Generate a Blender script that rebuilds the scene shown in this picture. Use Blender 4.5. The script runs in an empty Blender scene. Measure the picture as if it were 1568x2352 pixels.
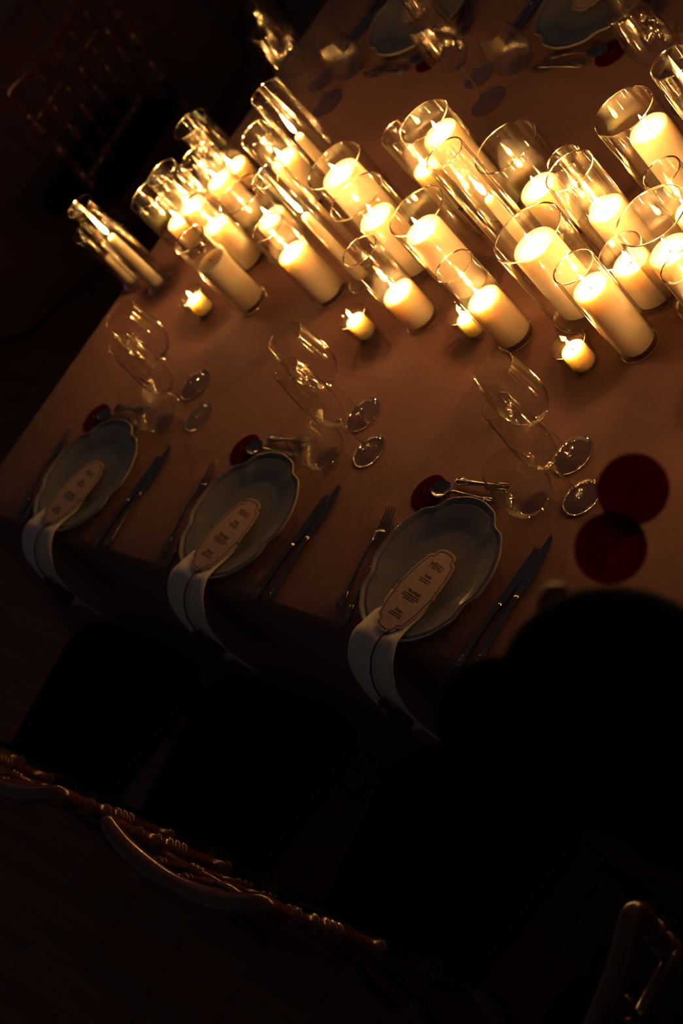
import bpy, bmesh, math, random
from math import sin, cos, pi, radians, sqrt, hypot, exp
from mathutils import Vector, Matrix, Euler

random.seed(7)
S = bpy.context.scene
COL = S.collection

# ------------------------------------------------------------------ camera
cam_d = bpy.data.cameras.new('camera')
cam = bpy.data.objects.new('camera', cam_d)
COL.objects.link(cam)
cam_d.sensor_fit = 'VERTICAL'
cam_d.sensor_height = 36.0
cam_d.lens = 70.0
cam_d.clip_end = 100
CAM_LOC = Vector((3.7627, -0.6544, 2.70))
CAM_ROT = (Matrix.Rotation(radians(72.1182), 3, 'Z') @ Matrix.Rotation(radians(54.9023), 3, 'X')
           @ Matrix.Rotation(radians(-46.6594), 3, 'Z'))
cam.matrix_world = Matrix.Translation(CAM_LOC) @ CAM_ROT.to_4x4()
cam_d.dof.use_dof = True
cam_d.dof.focus_distance = 2.98
cam_d.dof.aperture_fstop = 4.5
S.camera = cam

# ------------------------------------------------------------------ world (dim cool room light) and exposure
WORLD = bpy.data.worlds.new('dim_room')
S.world = WORLD
WORLD.use_nodes = True
_bg = WORLD.node_tree.nodes['Background']
_bg.inputs[0].default_value = (0.92, 0.72, 0.76, 1)
_bg.inputs[1].default_value = 0.022
S.view_settings.view_transform = 'Standard'
S.view_settings.look = 'None'
S.view_settings.gamma = 1.0
S.view_settings.use_curve_mapping = False
S.view_settings.exposure = 0.0
FLAME_COLOR = (1.0, 0.46, 0.135)
FLAME_STRENGTH = 30.0     # visible glow of the flame body
LAMP_WATT = {'pillar': 0.43, 'taper': 0.68, 'votive': 0.27}
S.cycles.use_denoising = True
S.cycles.caustics_reflective = False
S.cycles.caustics_refractive = False
S.cycles.transparent_max_bounces = 48
S.cycles.max_bounces = 5
S.cycles.diffuse_bounces = 2
S.cycles.glossy_bounces = 3
S.cycles.transmission_bounces = 3
S.cycles.sample_clamp_indirect = 0.0
S.cycles.use_light_tree = False
S.cycles.use_adaptive_sampling = True
S.cycles.adaptive_threshold = 0.04

TZ = 0.75          # table top height


# ------------------------------------------------------------------ materials
def new_mat(name):
    m = bpy.data.materials.new(name)
    m.use_nodes = True
    nt = m.node_tree
    return m, nt, nt.nodes['Principled BSDF']


def principled(name, color, rough=0.5, metal=0.0, noise=0.0, scale=40.0, bump=0.0, coat=0.0, spec=0.5):
    m, nt, b = new_mat(name)
    b.inputs['Base Color'].default_value = (*color, 1)
    b.inputs['Roughness'].default_value = rough
    b.inputs['Metallic'].default_value = metal
    b.inputs['Specular IOR Level'].default_value = spec
    if coat:
        b.inputs['Coat Weight'].default_value = coat
        b.inputs['Coat Roughness'].default_value = 0.12
    if noise or bump:
        tc = nt.nodes.new('ShaderNodeTexCoord')
        n = nt.nodes.new('ShaderNodeTexNoise')
        n.inputs['Scale'].default_value = scale
        n.inputs['Detail'].default_value = 4
        nt.links.new(tc.outputs['Object'], n.inputs['Vector'])
        if noise:
            mx = nt.nodes.new('ShaderNodeMix')
            mx.data_type = 'RGBA'
            mx.inputs[6].default_value = (*[c * (1 - noise) for c in color], 1)
            mx.inputs[7].default_value = (*[min(1, c * (1 + noise)) for c in color], 1)
            nt.links.new(n.outputs['Fac'], mx.inputs[0])
            nt.links.new(mx.outputs[2], b.inputs['Base Color'])
        if bump:
            bp = nt.nodes.new('ShaderNodeBump')
            bp.inputs['Strength'].default_value = bump
            bp.inputs['Distance'].default_value = 0.002
            nt.links.new(n.outputs['Fac'], bp.inputs['Height'])
            nt.links.new(bp.outputs['Normal'], b.inputs['Normal'])
    return m


def thin_glass(name, f0=0.05, rough=0.015, tint=(0.985, 0.98, 0.97), edge=(0.50, 0.43, 0.34), edge_pow=6.0):
    """thin-walled clear glass: straight-through light plus mirror reflection growing towards grazing angles"""
    m = bpy.data.materials.new(name)
    m.use_nodes = True
    nt = m.node_tree
    nt.nodes.clear()
    out = nt.nodes.new('ShaderNodeOutputMaterial')
    mix = nt.nodes.new('ShaderNodeMixShader')
    tr = nt.nodes.new('ShaderNodeBsdfTransparent')
    gl = nt.nodes.new('ShaderNodeBsdfGlossy')
    gl.inputs['Roughness'].default_value = rough
    gl.inputs['Color'].default_value = (1, 1, 1, 1)
    lw = nt.nodes.new('ShaderNodeLayerWeight')
    lw.inputs['Blend'].default_value = 0.5
    p5 = nt.nodes.new('ShaderNodeMath')
    p5.operation = 'POWER'
    p5.inputs[1].default_value = 5.0
    ma = nt.nodes.new('ShaderNodeMath')
    ma.operation = 'MULTIPLY_ADD'
    ma.inputs[1].default_value = 0.93
    ma.inputs[2].default_value = f0
    nt.links.new(lw.outputs['Facing'], p5.inputs[0])
    nt.links.new(p5.outputs[0], ma.inputs[0])
    pe = nt.nodes.new('ShaderNodeMath')
    pe.operation = 'POWER'
    pe.inputs[1].default_value = edge_pow
    nt.links.new(lw.outputs['Facing'], pe.inputs[0])
    cm = nt.nodes.new('ShaderNodeMix')
    cm.data_type = 'RGBA'
    cm.inputs[6].default_value = (*tint, 1)
    cm.inputs[7].default_value = (*edge, 1)
    nt.links.new(pe.outputs[0], cm.inputs[0])
    nt.links.new(cm.outputs[2], tr.inputs['Color'])
    nt.links.new(ma.outputs[0], mix.inputs[0])
    nt.links.new(tr.outputs[0], mix.inputs[1])
    nt.links.new(gl.outputs[0], mix.inputs[2])
    nt.links.new(mix.outputs[0], out.inputs['Surface'])
    return m


def solid_glass(name):
    m, nt, b = new_mat(name)
    b.inputs['Base Color'].default_value = (1, 0.99, 0.97, 1)
    b.inputs['Roughness'].default_value = 0.0
    b.inputs['IOR'].default_value = 1.48
    b.inputs['Transmission Weight'].default_value = 1.0
    return m


def flame_mat(name, strength):
    m = bpy.data.materials.new(name)
    m.use_nodes = True
    nt = m.node_tree
    nt.nodes.clear()
    out = nt.nodes.new('ShaderNodeOutputMaterial')
    em = nt.nodes.new('ShaderNodeEmission')
    em.inputs['Color'].default_value = (*FLAME_COLOR, 1)
    em.inputs['Strength'].default_value = strength
    tr = nt.nodes.new('ShaderNodeBsdfTransparent')
    ad = nt.nodes.new('ShaderNodeAddShader')
    nt.links.new(em.outputs[0], ad.inputs[0])
    nt.links.new(tr.outputs[0], ad.inputs[1])
    nt.links.new(ad.outputs[0], out.inputs['Surface'])
    m.cycles.emission_sampling = 'NONE'
    return m


def wax_mat(name):
    m, nt, b = new_mat(name)
    b.inputs['Base Color'].default_value = (0.93, 0.84, 0.66, 1)
    b.inputs['Roughness'].default_value = 0.45
    b.inputs['Subsurface Weight'].default_value = 1.0
    b.inputs['Subsurface Radius'].default_value = (1.0, 0.80, 0.55)
    b.inputs['Subsurface Scale'].default_value = 0.022
    return m


def floor_mat(name):
    m, nt, b = new_mat(name)
    tc = nt.nodes.new('ShaderNodeTexCoord')
    mp = nt.nodes.new('ShaderNodeMapping')
    mp.inputs['Scale'].default_value = (0.5, 4.0, 1)
    br = nt.nodes.new('ShaderNodeTexBrick')
    br.inputs['Color1'].default_value = (0.22, 0.075, 0.050, 1)
    br.inputs['Color2'].default_value = (0.16, 0.054, 0.037, 1)
    br.inputs['Mortar'].default_value = (0.05, 0.018, 0.013, 1)
    br.inputs['Scale'].default_value = 2.2
    br.inputs['Mortar Size'].default_value = 0.006
    nt.links.new(tc.outputs['Object'], mp.inputs['Vector'])
    nt.links.new(mp.outputs[0], br.inputs['Vector'])
    nt.links.new(br.outputs['Color'], b.inputs['Base Color'])
    b.inputs['Roughness'].default_value = 0.55
    return m


def linen_mat(name, color, weave=900.0, bump=0.15, wrinkle=0.25, creases=None):
    m, nt, b = new_mat(name)
    b.inputs['Base Color'].default_value = (*color, 1)
    b.inputs['Roughness'].default_value = 0.85
    b.inputs['Sheen Weight'].default_value = 0.1
    tc = nt.nodes.new('ShaderNodeTexCoord')
    n1 = nt.nodes.new('ShaderNodeTexNoise')
    n1.inputs['Scale'].default_value = weave
    n2 = nt.nodes.new('ShaderNodeTexNoise')
    n2.inputs['Scale'].default_value = 7.0
    n2.inputs['Detail'].default_value = 5.0
    n2.inputs['Distortion'].default_value = 0.8
    for n in (n1, n2):
        nt.links.new(tc.outputs['Object'], n.inputs['Vector'])
    b1 = nt.nodes.new('ShaderNodeBump')
    b1.inputs['Strength'].default_value = bump
    b1.inputs['Distance'].default_value = 0.0006
    b2 = nt.nodes.new('ShaderNodeBump')
    b2.inputs['Strength'].default_value = wrinkle
    b2.inputs['Distance'].default_value = 0.012
    nt.links.new(n1.outputs['Fac'], b1.inputs['Height'])
    nt.links.new(n2.outputs['Fac'], b2.inputs['Height'])
    nt.links.new(b2.outputs['Normal'], b1.inputs['Normal'])
    if creases:      # sharp ironed fold lines across the cloth
        sp = nt.nodes.new('ShaderNodeSeparateXYZ')
        nt.links.new(tc.outputs['Object'], sp.inputs[0])
        outs = []
        for axis, period in zip('XY', creases):
            pp = nt.nodes.new('ShaderNodeMath')
            pp.operation = 'PINGPONG'
            pp.inputs[1].default_value = period / 2
            mr = nt.nodes.new('ShaderNodeMapRange')
            mr.interpolation_type = 'SMOOTHSTEP'
            mr.inputs['From Min'].default_value = 0.0
            mr.inputs['From Max'].default_value = 0.006
            mr.inputs['To Min'].default_value = 1.0
            mr.inputs['To Max'].default_value = 0.0
            nt.links.new(sp.outputs[axis], pp.inputs[0])
            nt.links.new(pp.outputs[0], mr.inputs['Value'])
            outs.append(mr.outputs[0])
        ad = nt.nodes.new('ShaderNodeMath')
        ad.operation = 'MAXIMUM'
        nt.links.new(outs[0], ad.inputs[0])
        nt.links.new(outs[1], ad.inputs[1])
        b3 = nt.nodes.new('ShaderNodeBump')
        b3.inputs['Strength'].default_value = 0.13
        b3.inputs['Distance'].default_value = 0.0012
        nt.links.new(ad.outputs[0], b3.inputs['Height'])
        nt.links.new(b3.outputs['Normal'], b2.inputs['Normal'])
    nt.links.new(b1.outputs['Normal'], b.inputs['Normal'])
    return m


M = {
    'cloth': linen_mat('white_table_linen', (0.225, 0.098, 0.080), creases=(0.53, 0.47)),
    'napkin': linen_mat('white_napkin_linen', (0.72, 0.68, 0.62), wrinkle=0.1),
    'glass': thin_glass('clear_vase_glass'),
    'crystal': thin_glass('thin_crystal', f0=0.07, rough=0.012, edge=(0.35, 0.30, 0.25), edge_pow=6.0),
    'stem': solid_glass('solid_crystal'),
    'wax': wax_mat('ivory_wax'),
    'wick': principled('burnt_wick', (0.01, 0.008, 0.006), 0.9),
    'flame': flame_mat('candle_flame', FLAME_STRENGTH),
    'plate': principled('grey_glazed_porcelain', (0.25, 0.24, 0.22), 0.18, noise=0.06, scale=30),
    'silver': principled('silver_cutlery', (0.30, 0.26, 0.24), 0.16, metal=1.0, noise=0.08, scale=60),
    'card': principled('blush_card', (0.50, 0.35, 0.28), 0.8, noise=0.04, scale=200),
    'ink': principled('brown_ink', (0.05, 0.03, 0.025), 0.8),
    'maroon_ink': principled('pale_script', (0.11, 0.006, 0.012), 0.8),
    'cord': principled('dark_red_silk', (0.07, 0.010, 0.012), 0.6, noise=0.2, scale=400),
    'mahogany': principled('dark_mahogany', (0.11, 0.034, 0.018), 0.22, noise=0.3, scale=25, coat=0.5),
    'velvet': principled('black_velvet', (0.004, 0.004, 0.0045), 0.95, noise=0.2, scale=150, spec=0.05),
    'floor': floor_mat('dark_red_wood_floor'),
    'oak': principled('table_wood', (0.12, 0.07, 0.04), 0.6, noise=0.2, scale=20),
    'skin': principled('skin', (0.42, 0.22, 0.15), 0.5, noise=0.05, scale=60),
    'black': principled('black_fabric', (0.004, 0.004, 0.005), 0.95, noise=0.2, scale=200, spec=0.03),
    'hair': principled('dark_hair', (0.003, 0.0025, 0.002), 0.9, noise=0.3, scale=120, spec=0.03),
    'ribbon': principled('red_ribbon', (0.22, 0.010, 0.016), 0.5, noise=0.1, scale=80),
    'shoe': principled('black_leather', (0.006, 0.006, 0.006), 0.35),
    'eye': principled('eye_dark', (0.02, 0.015, 0.012), 0.2),
    'lip': principled('lip', (0.30, 0.09, 0.08), 0.45),
}


def paper_mat(name, color):
    """thin coloured card: diffuse on both faces, a little light comes through"""
    m = bpy.data.materials.new(name)
    m.use_nodes = True
    nt = m.node_tree
    nt.nodes.clear()
    out = nt.nodes.new('ShaderNodeOutputMaterial')
    df = nt.nodes.new('ShaderNodeBsdfDiffuse')
    tl = nt.nodes.new('ShaderNodeBsdfTranslucent')
    nz = nt.nodes.new('ShaderNodeTexNoise')
    nz.inputs['Scale'].default_value = 180
    mx = nt.nodes.new('ShaderNodeMix')
    mx.data_type = 'RGBA'
    mx.inputs[6].default_value = (*[c * .9 for c in color], 1)
    mx.inputs[7].default_value = (*[c * 1.1 for c in color], 1)
    nt.links.new(nz.outputs['Fac'], mx.inputs[0])
    mix = nt.nodes.new('ShaderNodeMixShader')
    mix.inputs[0].default_value = 0.35
    for b in (df, tl):
        nt.links.new(mx.outputs[2], b.inputs['Color'])
    nt.links.new(df.outputs[0], mix.inputs[1])
    nt.links.new(tl.outputs[0], mix.inputs[2])
    nt.links.new(mix.outputs[0], out.inputs['Surface'])
    return m


M['paper_red'] = paper_mat('maroon_card', (0.10, 0.0015, 0.007))


# ------------------------------------------------------------------ mesh helpers
def mesh_from(name, verts, faces, smooth=True):
    me = bpy.data.meshes.new(name)
    me.from_pydata([tuple(v) for v in verts], [], faces)
    bm = bmesh.new()
    bm.from_mesh(me)
    bmesh.ops.recalc_face_normals(bm, faces=bm.faces)
    bm.to_mesh(me)
    bm.free()
    if smooth:
        for p in me.polygons:
            p.use_smooth = True
    return me


def obj(name, me, mat=None, parent=None, loc=(0, 0, 0), rot=(0, 0, 0)):
    if mat is not None and not me.materials:
        me.materials.append(mat)
    o = bpy.data.objects.new(name, me)
    COL.objects.link(o)
    o.location = loc
    o.rotation_euler = rot
    if parent:
        o.parent = parent
    return o


def tag(o, label=None, cat=None, group=None, kind=None):
    if label:
        o['label'] = label
    if cat:
        o['category'] = cat
    if group:
        o['group'] = group
    if kind:
        o['kind'] = kind
    return o


def thing(name, label, cat, loc=(0, 0, 0), rz=0.0, group=None):
    o = bpy.data.objects.new(name, None)
    COL.objects.link(o)
    o.empty_display_size = 0.05
    o.location = loc
    o.rotation_euler = (0, 0, rz)
    return tag(o, label, cat, group)


def copy_tree(o, parent=None):
    c = o.copy()
    COL.objects.link(c)
    c.parent = parent
    for ch in list(o.children):
        copy_tree(ch, c)
    return c


class MB:
    def __init__(self):
        self.v = []
        self.f = []

    def add(self, verts, faces):
        k = len(self.v)
        self.v += [Vector(p) for p in verts]
        self.f += [tuple(i + k for i in fc) for fc in faces]
        return self

    def build(self, name, smooth=True):
        return mesh_from(name, self.v, self.f, smooth)

    # surface of revolution about z; profile [(r,z)...]
    def lathe(self, prof, seg=32, mat=None):
        vs, fs, rings = [], [], []
        for r, z in prof:
            if r < 1e-7:
                rings.append([len(vs)])
                vs.append(Vector((0, 0, z)))
            else:
                rings.append(list(range(len(vs), len(vs) + seg)))
                for i in range(seg):
                    a = 2 * pi * i / seg
                    vs.append(Vector((r * cos(a), r * sin(a), z)))
        for A, B in zip(rings, rings[1:]):
            for i in range(seg):
                j = (i + 1) % seg
                if len(A) == 1 and len(B) == 1:
                    continue
                if len(A) == 1:
                    fs.append((A[0], B[i], B[j]))
                elif len(B) == 1:
                    fs.append((A[i], A[j], B[0]))
                else:
                    fs.append((A[i], A[j], B[j], B[i]))
        if mat is not None:
            vs = [mat @ v for v in vs]
        return self.add(vs, fs)

    # turned rod between two points, prof [(t,r)...]
    def rod(self, p0, p1, prof, seg=12):
        p0, p1 = Vector(p0), Vector(p1)
        d = p1 - p0
        q = d.to_track_quat('Z', 'Y').to_matrix().to_4x4()
        mat = Matrix.Translation(p0) @ q
        L = d.length
        pr = [(0, prof[0][0] * L)] + [(r, t * L) for t, r in prof] + [(0, prof[-1][0] * L)]
        return self.lathe(pr, seg, mat)

    # tube through points with radii, elliptical allowed
    def tube(self, pts, radii, seg=10, cap=True, flat=None):
        pts = [Vector(p) for p in pts]
        if not hasattr(radii, '__len__'):
            radii = [radii] * len(pts)
        vs, fs = [], []
        up = Vector((0, 0, 1))
        prev = None
        for i, p in enumerate(pts):
            t = (pts[min(i + 1, len(pts) - 1)] - pts[max(i - 1, 0)])
            if t.length < 1e-9:
                t = Vector((0, 0, 1))
            t.normalize()
            if prev is None:
                a = up if abs(t.dot(up)) < 0.9 else Vector((1, 0, 0))
                n = (a - t * a.dot(t)).normalized()
            else:
                n = (prev - t * prev.dot(t)).normalized()
            prev = n
            b = t.cross(n)
            r = radii[i]
            ra, rb = (r if not hasattr(r, '__len__') else r[0]), (r if not hasattr(r, '__len__') else r[1])
            for k in range(seg):
                th = 2 * pi * k / seg
                vs.append(p + n * (ra * cos(th)) + b * (rb * sin(th)))
        for i in range(len(pts) - 1):
            for k in range(seg):
                j = (k + 1) % seg
                fs.append((i * seg + k, i * seg + j, (i + 1) * seg + j, (i + 1) * seg + k))
        if cap:
            fs.append(tuple(range(seg)))
            o = (len(pts) - 1) * seg
            fs.append(tuple(range(o, o + seg)))
        return self.add(vs, fs)

    # loft along y: sections (y, xc, zc, halfwidth, halfthick)
    def loft(self, secs, seg=10):
        vs, fs = [], []
        for y, xc, zc, w, t in secs:
            for k in range(seg):
                th = 2 * pi * k / seg
                vs.append(Vector((xc + w * cos(th), y, zc + t * sin(th))))
        n = len(secs)
        for i in range(n - 1):
            for k in range(seg):
                j = (k + 1) % seg
                fs.append((i * seg + k, i * seg + j, (i + 1) * seg + j, (i + 1) * seg + k))
        fs.append(tuple(range(seg)))
        fs.append(tuple(range((n - 1) * seg, n * seg)))
        return self.add(vs, fs)

    def box(self, c, s, rz=0.0):
        cx, cy, cz = c
        sx, sy, sz = s[0] / 2, s[1] / 2, s[2] / 2
        vs = []
        for dz in (-sz, sz):
            for dx, dy in ((-sx, -sy), (sx, -sy), (sx, sy), (-sx, sy)):
                vs.append(Vector((cx + dx * cos(rz) - dy * sin(rz), cy + dx * sin(rz) + dy * cos(rz), cz + dz)))
        return self.add(vs, [(0, 3, 2, 1), (4, 5, 6, 7), (0, 1, 5, 4), (1, 2, 6, 5), (2, 3, 7, 6), (3, 0, 4, 7)])

    def ellipsoid(self, c, r, seg=20, rings=12, rot=None):
        prof = [(0, -1)] + [(sin(pi * i / rings), -cos(pi * i / rings)) for i in range(1, rings)] + [(0, 1)]
        mat = Matrix.Translation(Vector(c)) @ (rot.to_4x4() if rot is not None else Matrix.Identity(4)) @ Matrix.Diagonal((*r, 1))
        return self.lathe(prof, seg, mat)


# ================================================================== SETTING
fl = MB()
n = 4
fl.add([(-9, -7, 0), (9, -7, 0), (9, 9, 0), (-9, 9, 0), (-9, -7, -0.1), (9, -7, -0.1), (9, 9, -0.1), (-9, 9, -0.1)],
       [(0, 1, 2, 3), (4, 7, 6, 5), (0, 4, 5, 1), (1, 5, 6, 2), (2, 6, 7, 3), (3, 7, 4, 0)])
tag(obj('floor', fl.build('floor', False), M['floor']), 'dark reddish wooden floor under the tables', kind='structure')

# ------------------------------------------------------------------ long table and its cloth
TL, TW = 3.3, 1.5


def long_table():
    t = thing('banquet_table', 'long banquet table under the white cloth with the candles', 'table', (0, 0, 0))
    m = MB()
    m.box((TL / 2, TW / 2, TZ - 0.022), (TL - 0.03, TW - 0.03, 0.030))
    obj('table_top', m.build('table_top', False), M['oak'], t)
    leg = MB()
    leg.rod((0, 0, 0), (0, 0, TZ - 0.037), [(0, .02), (.1, .03), (.9, .035), (1, .04)]).build
    me = leg.build('table_leg')
    for x in (0.15, TL / 2, TL - 0.15):
        for y in (0.15, TW - 0.15):
            obj('leg', me, M['oak'], t, (x, y, 0))


long_table()


def tablecloth(name, outline_fn, per, top_z, drop_rows, fold_fn, label, grid=None):
    """outline_fn(u)->(x,y,nx,ny) for u in 0..per-1 ; rows of (outward, z)"""
    m = MB()
    vs, fs = [], []
    cx = sum(outline_fn(u)[0] for u in range(per)) / per
    cy = sum(outline_fn(u)[1] for u in range(per)) / per
    rows = []
    for s in (0.25, 0.5, 0.75, 0.92):
        rows.append([(cx + (outline_fn(u)[0] - cx) * s, cy + (outline_fn(u)[1] - cy) * s, top_z) for u in range(per)])
    for k, (o, z) in enumerate(drop_rows):
        r = []
        for u in range(per):
            x, y, nx, ny = outline_fn(u)
            f = fold_fn(u, max(0.0, (top_z - z)))
            r.append((x + nx * (o + f), y + ny * (o + f), z))
        rows.append(r)
    vs.append((cx, cy, top_z))
    for r in rows:
        vs += r
    for i in range(per):
        fs.append((0, 1 + i, 1 + (i + 1) % per))
    for k in range(len(rows) - 1):
        a, b = 1 + k * per, 1 + (k + 1) * per
        for i in range(per):
            j = (i + 1) % per
            fs.append((a + i, a + j, b + j, b + i))
    m.add(vs, fs)
    return m.build(name)


def rounded_rect(L, W, r, nper):
    pts = []
    segs = [((r, 0), (L - r, 0), (0, -1)), ((L, r), (L, W - r), (1, 0)), ((L - r, W), (r, W), (0, 1)), ((0, W - r), (0, r), (-1, 0))]
    cor = [(L - r, r, -pi / 2), (L - r, W - r, 0), (r, W - r, pi / 2), (r, r, pi)]
    for (a, b, nrm), (cx, cy, a0) in zip(segs, cor):
        ln = hypot(b[0] - a[0], b[1] - a[1])
        k = max(4, int(ln / nper))
        for i in range(k):
            t = i / k
            pts.append((a[0] + (b[0] - a[0]) * t, a[1] + (b[1] - a[1]) * t, nrm[0], nrm[1]))
        for i in range(6):
            an = a0 + (pi / 2) * i / 6
            pts.append((cx + r * cos(an), cy + r * sin(an), cos(an), sin(an)))
    return pts


RR = rounded_rect(TL, TW, 0.012, 0.03)
TZC = TZ


def cloth_fold(u, d):
    x, y, nx, ny = RR[u]
    s = x * 1.0 + y * 1.3
    w = (sin(s * 11.0) * 0.5 + sin(s * 6.3 + 1.0) * 0.4 + sin(s * 23 + 2) * 0.15) * 0.022 * min(1, d / 0.5)
    corner = min(hypot(x - a, y - b) for a in (0, TL) for b in (0, TW))
    flare = 0.10 * exp(-(corner / 0.07) ** 2) * min(1.0, d / 0.6)
    return w + flare + 0.025 * min(1, d / 0.7)


rows = [(-0.008, TZC), (-0.003, TZC - 0.0008), (0.0005, TZC - 0.0045), (0.002, TZC - 0.012)] + [(0.002, TZC - 0.012 - 0.03 * i) for i in range(1, 24)] + [(0.004, 0.015)]
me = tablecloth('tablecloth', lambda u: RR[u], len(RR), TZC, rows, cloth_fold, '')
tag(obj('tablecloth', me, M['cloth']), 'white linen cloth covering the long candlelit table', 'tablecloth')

# ------------------------------------------------------------------ candles in glass cylinders
V = [  # id, x, y, h, r, kind, candle height, candle radius, dx, dy, lit, where, size word
    ('A', .132, .610, .262, .033, 'taper', .165, .0115, 0, 0, 1, 'farthest left of the candle cluster', 'tall narrow'),
    ('B', .035, .622, .170, .043, 'taper', .094, .0115, -.004, -.014, 0, 'at the very edge of the table end', 'short wide'),
    ('C3', .153, .730, .160, .050, 'pillar', .068, .033, .0038, .0072, 1, 'left of the blurred cluster, lowest rim', 'low wide'),
    ('C4', .246, .747, .210, .038, 'pillar', .109, .030, -.0014, -.0038, 1, 'behind the low wide one on the left', 'medium'),
    ('C5', .307, .798, .200, .037, 'pillar', .125, .030, .0012, .0027, 1, 'in the blurred middle of the left cluster', 'medium'),
    ('C6', .200, .887, .200, .043, 'pillar', .058, .033, .0024, .0055, 1, 'rearmost of the left cluster, against the dark', 'medium'),
    ('C7', .478, .743, .158, .055, 'pillar', .072, .034, .0038, .0097, 1, 'beside the first taper, holding a stubby pillar', 'low wide'),
    ('C32', .395, .690, .190, .036, 'pillar', .119, .031, .0004, .0009, 1, 'between the unlit pillar and the stubby one', 'narrow'),
    ('C8', .487, .595, .200, .037, 'pillar', .132, .032, 0, 0, 0, 'front left, with the unlit pillar', 'narrow'),
    ('C9', .590, .878, .300, .036, 'taper', .187, .012, -.0043, -.0086, 1, 'tallest at the upper left of the cluster', 'tall narrow'),
    ('C10', .465, .865, .200, .040, 'pillar', .117, .032, .0018, .0036, 1, 'just left of the tallest upper-left taper', 'medium'),
    ('C11', .783, .788, .200, .060, 'pillar', .177, .040, -.0006, -.0023, 1, 'left centre, with its pillar nearly rim high', 'wide'),
    ('C12', .911, .717, .200, .058, 'pillar', .140, .036, 0, .0017, 1, 'centre, overlapping the one with the high pillar', 'wide'),
    ('C13', .779, .677, .300, .036, 'taper', .189, .0115, .0008, .0002, 1, 'left centre, long taper behind the front pillars', 'tall narrow'),
    ('C14', .712, .636, .200, .0365, 'pillar', .125, .032, 0, 0, 1, 'front row, left of the centre votive', 'narrow'),
    ('C15', 1.013, .603, .195, .0365, 'pillar', .079, .0325, 0, 0, 1, 'front row, just right of the centre votive', 'narrow'),
    ('C16', .902, .868, .200, .035, 'pillar', .103, .030, 0, 0, 1, 'back row, half hidden by a wider one', 'narrow'),
    ('C17', 1.037, .851, .250, .051, 'pillar', .209, .036, .0043, .0072, 1, 'back row centre, tallest pillar of all', 'tall wide'),
    ('C18', 1.228, .736, .300, .036, 'taper', .181, .0115, .0039, .0062, 1, 'in the very middle with a long taper', 'tall narrow'),
    ('C19', 1.218, .837, .200, .061, 'pillar', .094, .037, 0, 0, 1, 'back row right of the middle taper', 'wide'),
    ('C20', 1.094, .695, .195, .057, 'pillar', .158, .036, -.0065, -.0112, 1, 'left of the middle taper, second row', 'wide'),
    ('C21', 1.270, .591, .190, .0365, 'pillar', .102, .0325, 0, 0, 1, 'front row, whose pillar has a dark melted side', 'narrow'),
    ('C22', 1.383, .672, .185, .064, 'pillar', .158, .040, -.002, -.004, 1, 'front of the middle taper, widest of all', 'wide'),
    ('C23', 1.442, .768, .225, .0445, 'pillar', .124, .034, .0041, .0063, 1, 'right of the widest one, with thick gleaming rim', 'medium'),
    ('C24', 1.348, .831, .180, .031, 'pillar', .060, .024, 0, 0, 1, 'whose rim shows through the thick-rimmed one', 'slim'),
    ('C25', 1.443, .915, .200, .056, 'pillar', .143, .037, .0088, .0121, 1, 'back right, with a bright broad pillar', 'wide'),
    ('C26', 1.611, .922, .300, .037, 'taper', .200, .012, 0, 0, 1, 'top right corner, cut by the frame', 'tall narrow'),
    ('C27', 1.584, .807, .180, .034, 'pillar', .090, .028, 0, 0, 1, 'in front of the bright back-right pillar', 'slim'),
    ('C28', 1.630, .715, .190, .062, 'pillar', .115, .037, -.006, -.0085, 1, 'at the right edge, large overlapping rim', 'wide'),
    ('C29', 1.737, .632, .180, .033, 'pillar', .100, .028, 0, 0, 1, 'rightmost, mostly outside the picture', 'slim'),
    ('C30', 1.550, .602, .200, .0365, 'pillar', .149, .0325, 0, 0, 1, 'front row, farthest right', 'narrow'),
    ('P31', 1.526, .697, .120, .040, 'pillar', .089, .034, .0012, .0016, 1, 'low behind the front right pillar', 'low'),
    ('R1', 1.860, .700, .200, .058, 'pillar', .140, .037, 0, 0, 1, 'beyond the right edge, wide one', 'wide'),
    ('R2', 1.790, .860, .250, .050, 'pillar', .170, .036, 0, 0, 1, 'beyond the right edge, back row', 'wide'),
    ('R3', 1.960, .830, .300, .036, 'taper', .190, .0115, 0, 0, 1, 'beyond the right edge, with a taper', 'tall'),
    ('R4', 1.930, .610, .195, .0365, 'pillar', .110, .0325, 0, 0, 1, 'beyond the right edge, front row', 'narrow'),
    ('R5', 2.090, .720, .200, .058, 'pillar', .150, .037, 0, 0, 1, 'beyond the right edge, second wide one', 'wide'),
    ('R6', 2.150, .600, .200, .0365, 'pillar', .130, .0325, 0, 0, 1, 'beyond the right edge, second front one', 'narrow'),
    ('R7', 2.300, .740, .200, .050, 'pillar', .140, .036, 0, 0, 1, 'beyond the right edge, last one', 'wide'),
    ('R8', 1.775, .530, .060, .032, 'votive', .045, .0205, 0, 0, 1, 'beyond the right edge, first one', ''),
    ('R9', 2.020, .510, .060, .032, 'votive', .045, .0205, 0, 0, 1, 'beyond the right edge, second one', ''),
    ('V1', .359, .559, .058, .031, 'votive', .042, .0195, 0, 0, 1, 'at the left front of the cluster', ''),
    ('V2', .898, .555, .058, .031, 'votive', .045, .0195, 0, 0, 1, 'at the centre front of the cluster', ''),
    ('V3', 1.175, .590, .058, .029, 'votive', .042, .019, 0, 0, 1, 'half hidden behind the melted pillar', ''),
    ('V4', 1.467, .552, .060, .032, 'votive', .045, .0215, 0, 0, 1, 'at the right front of the cluster', ''),
]


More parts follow.
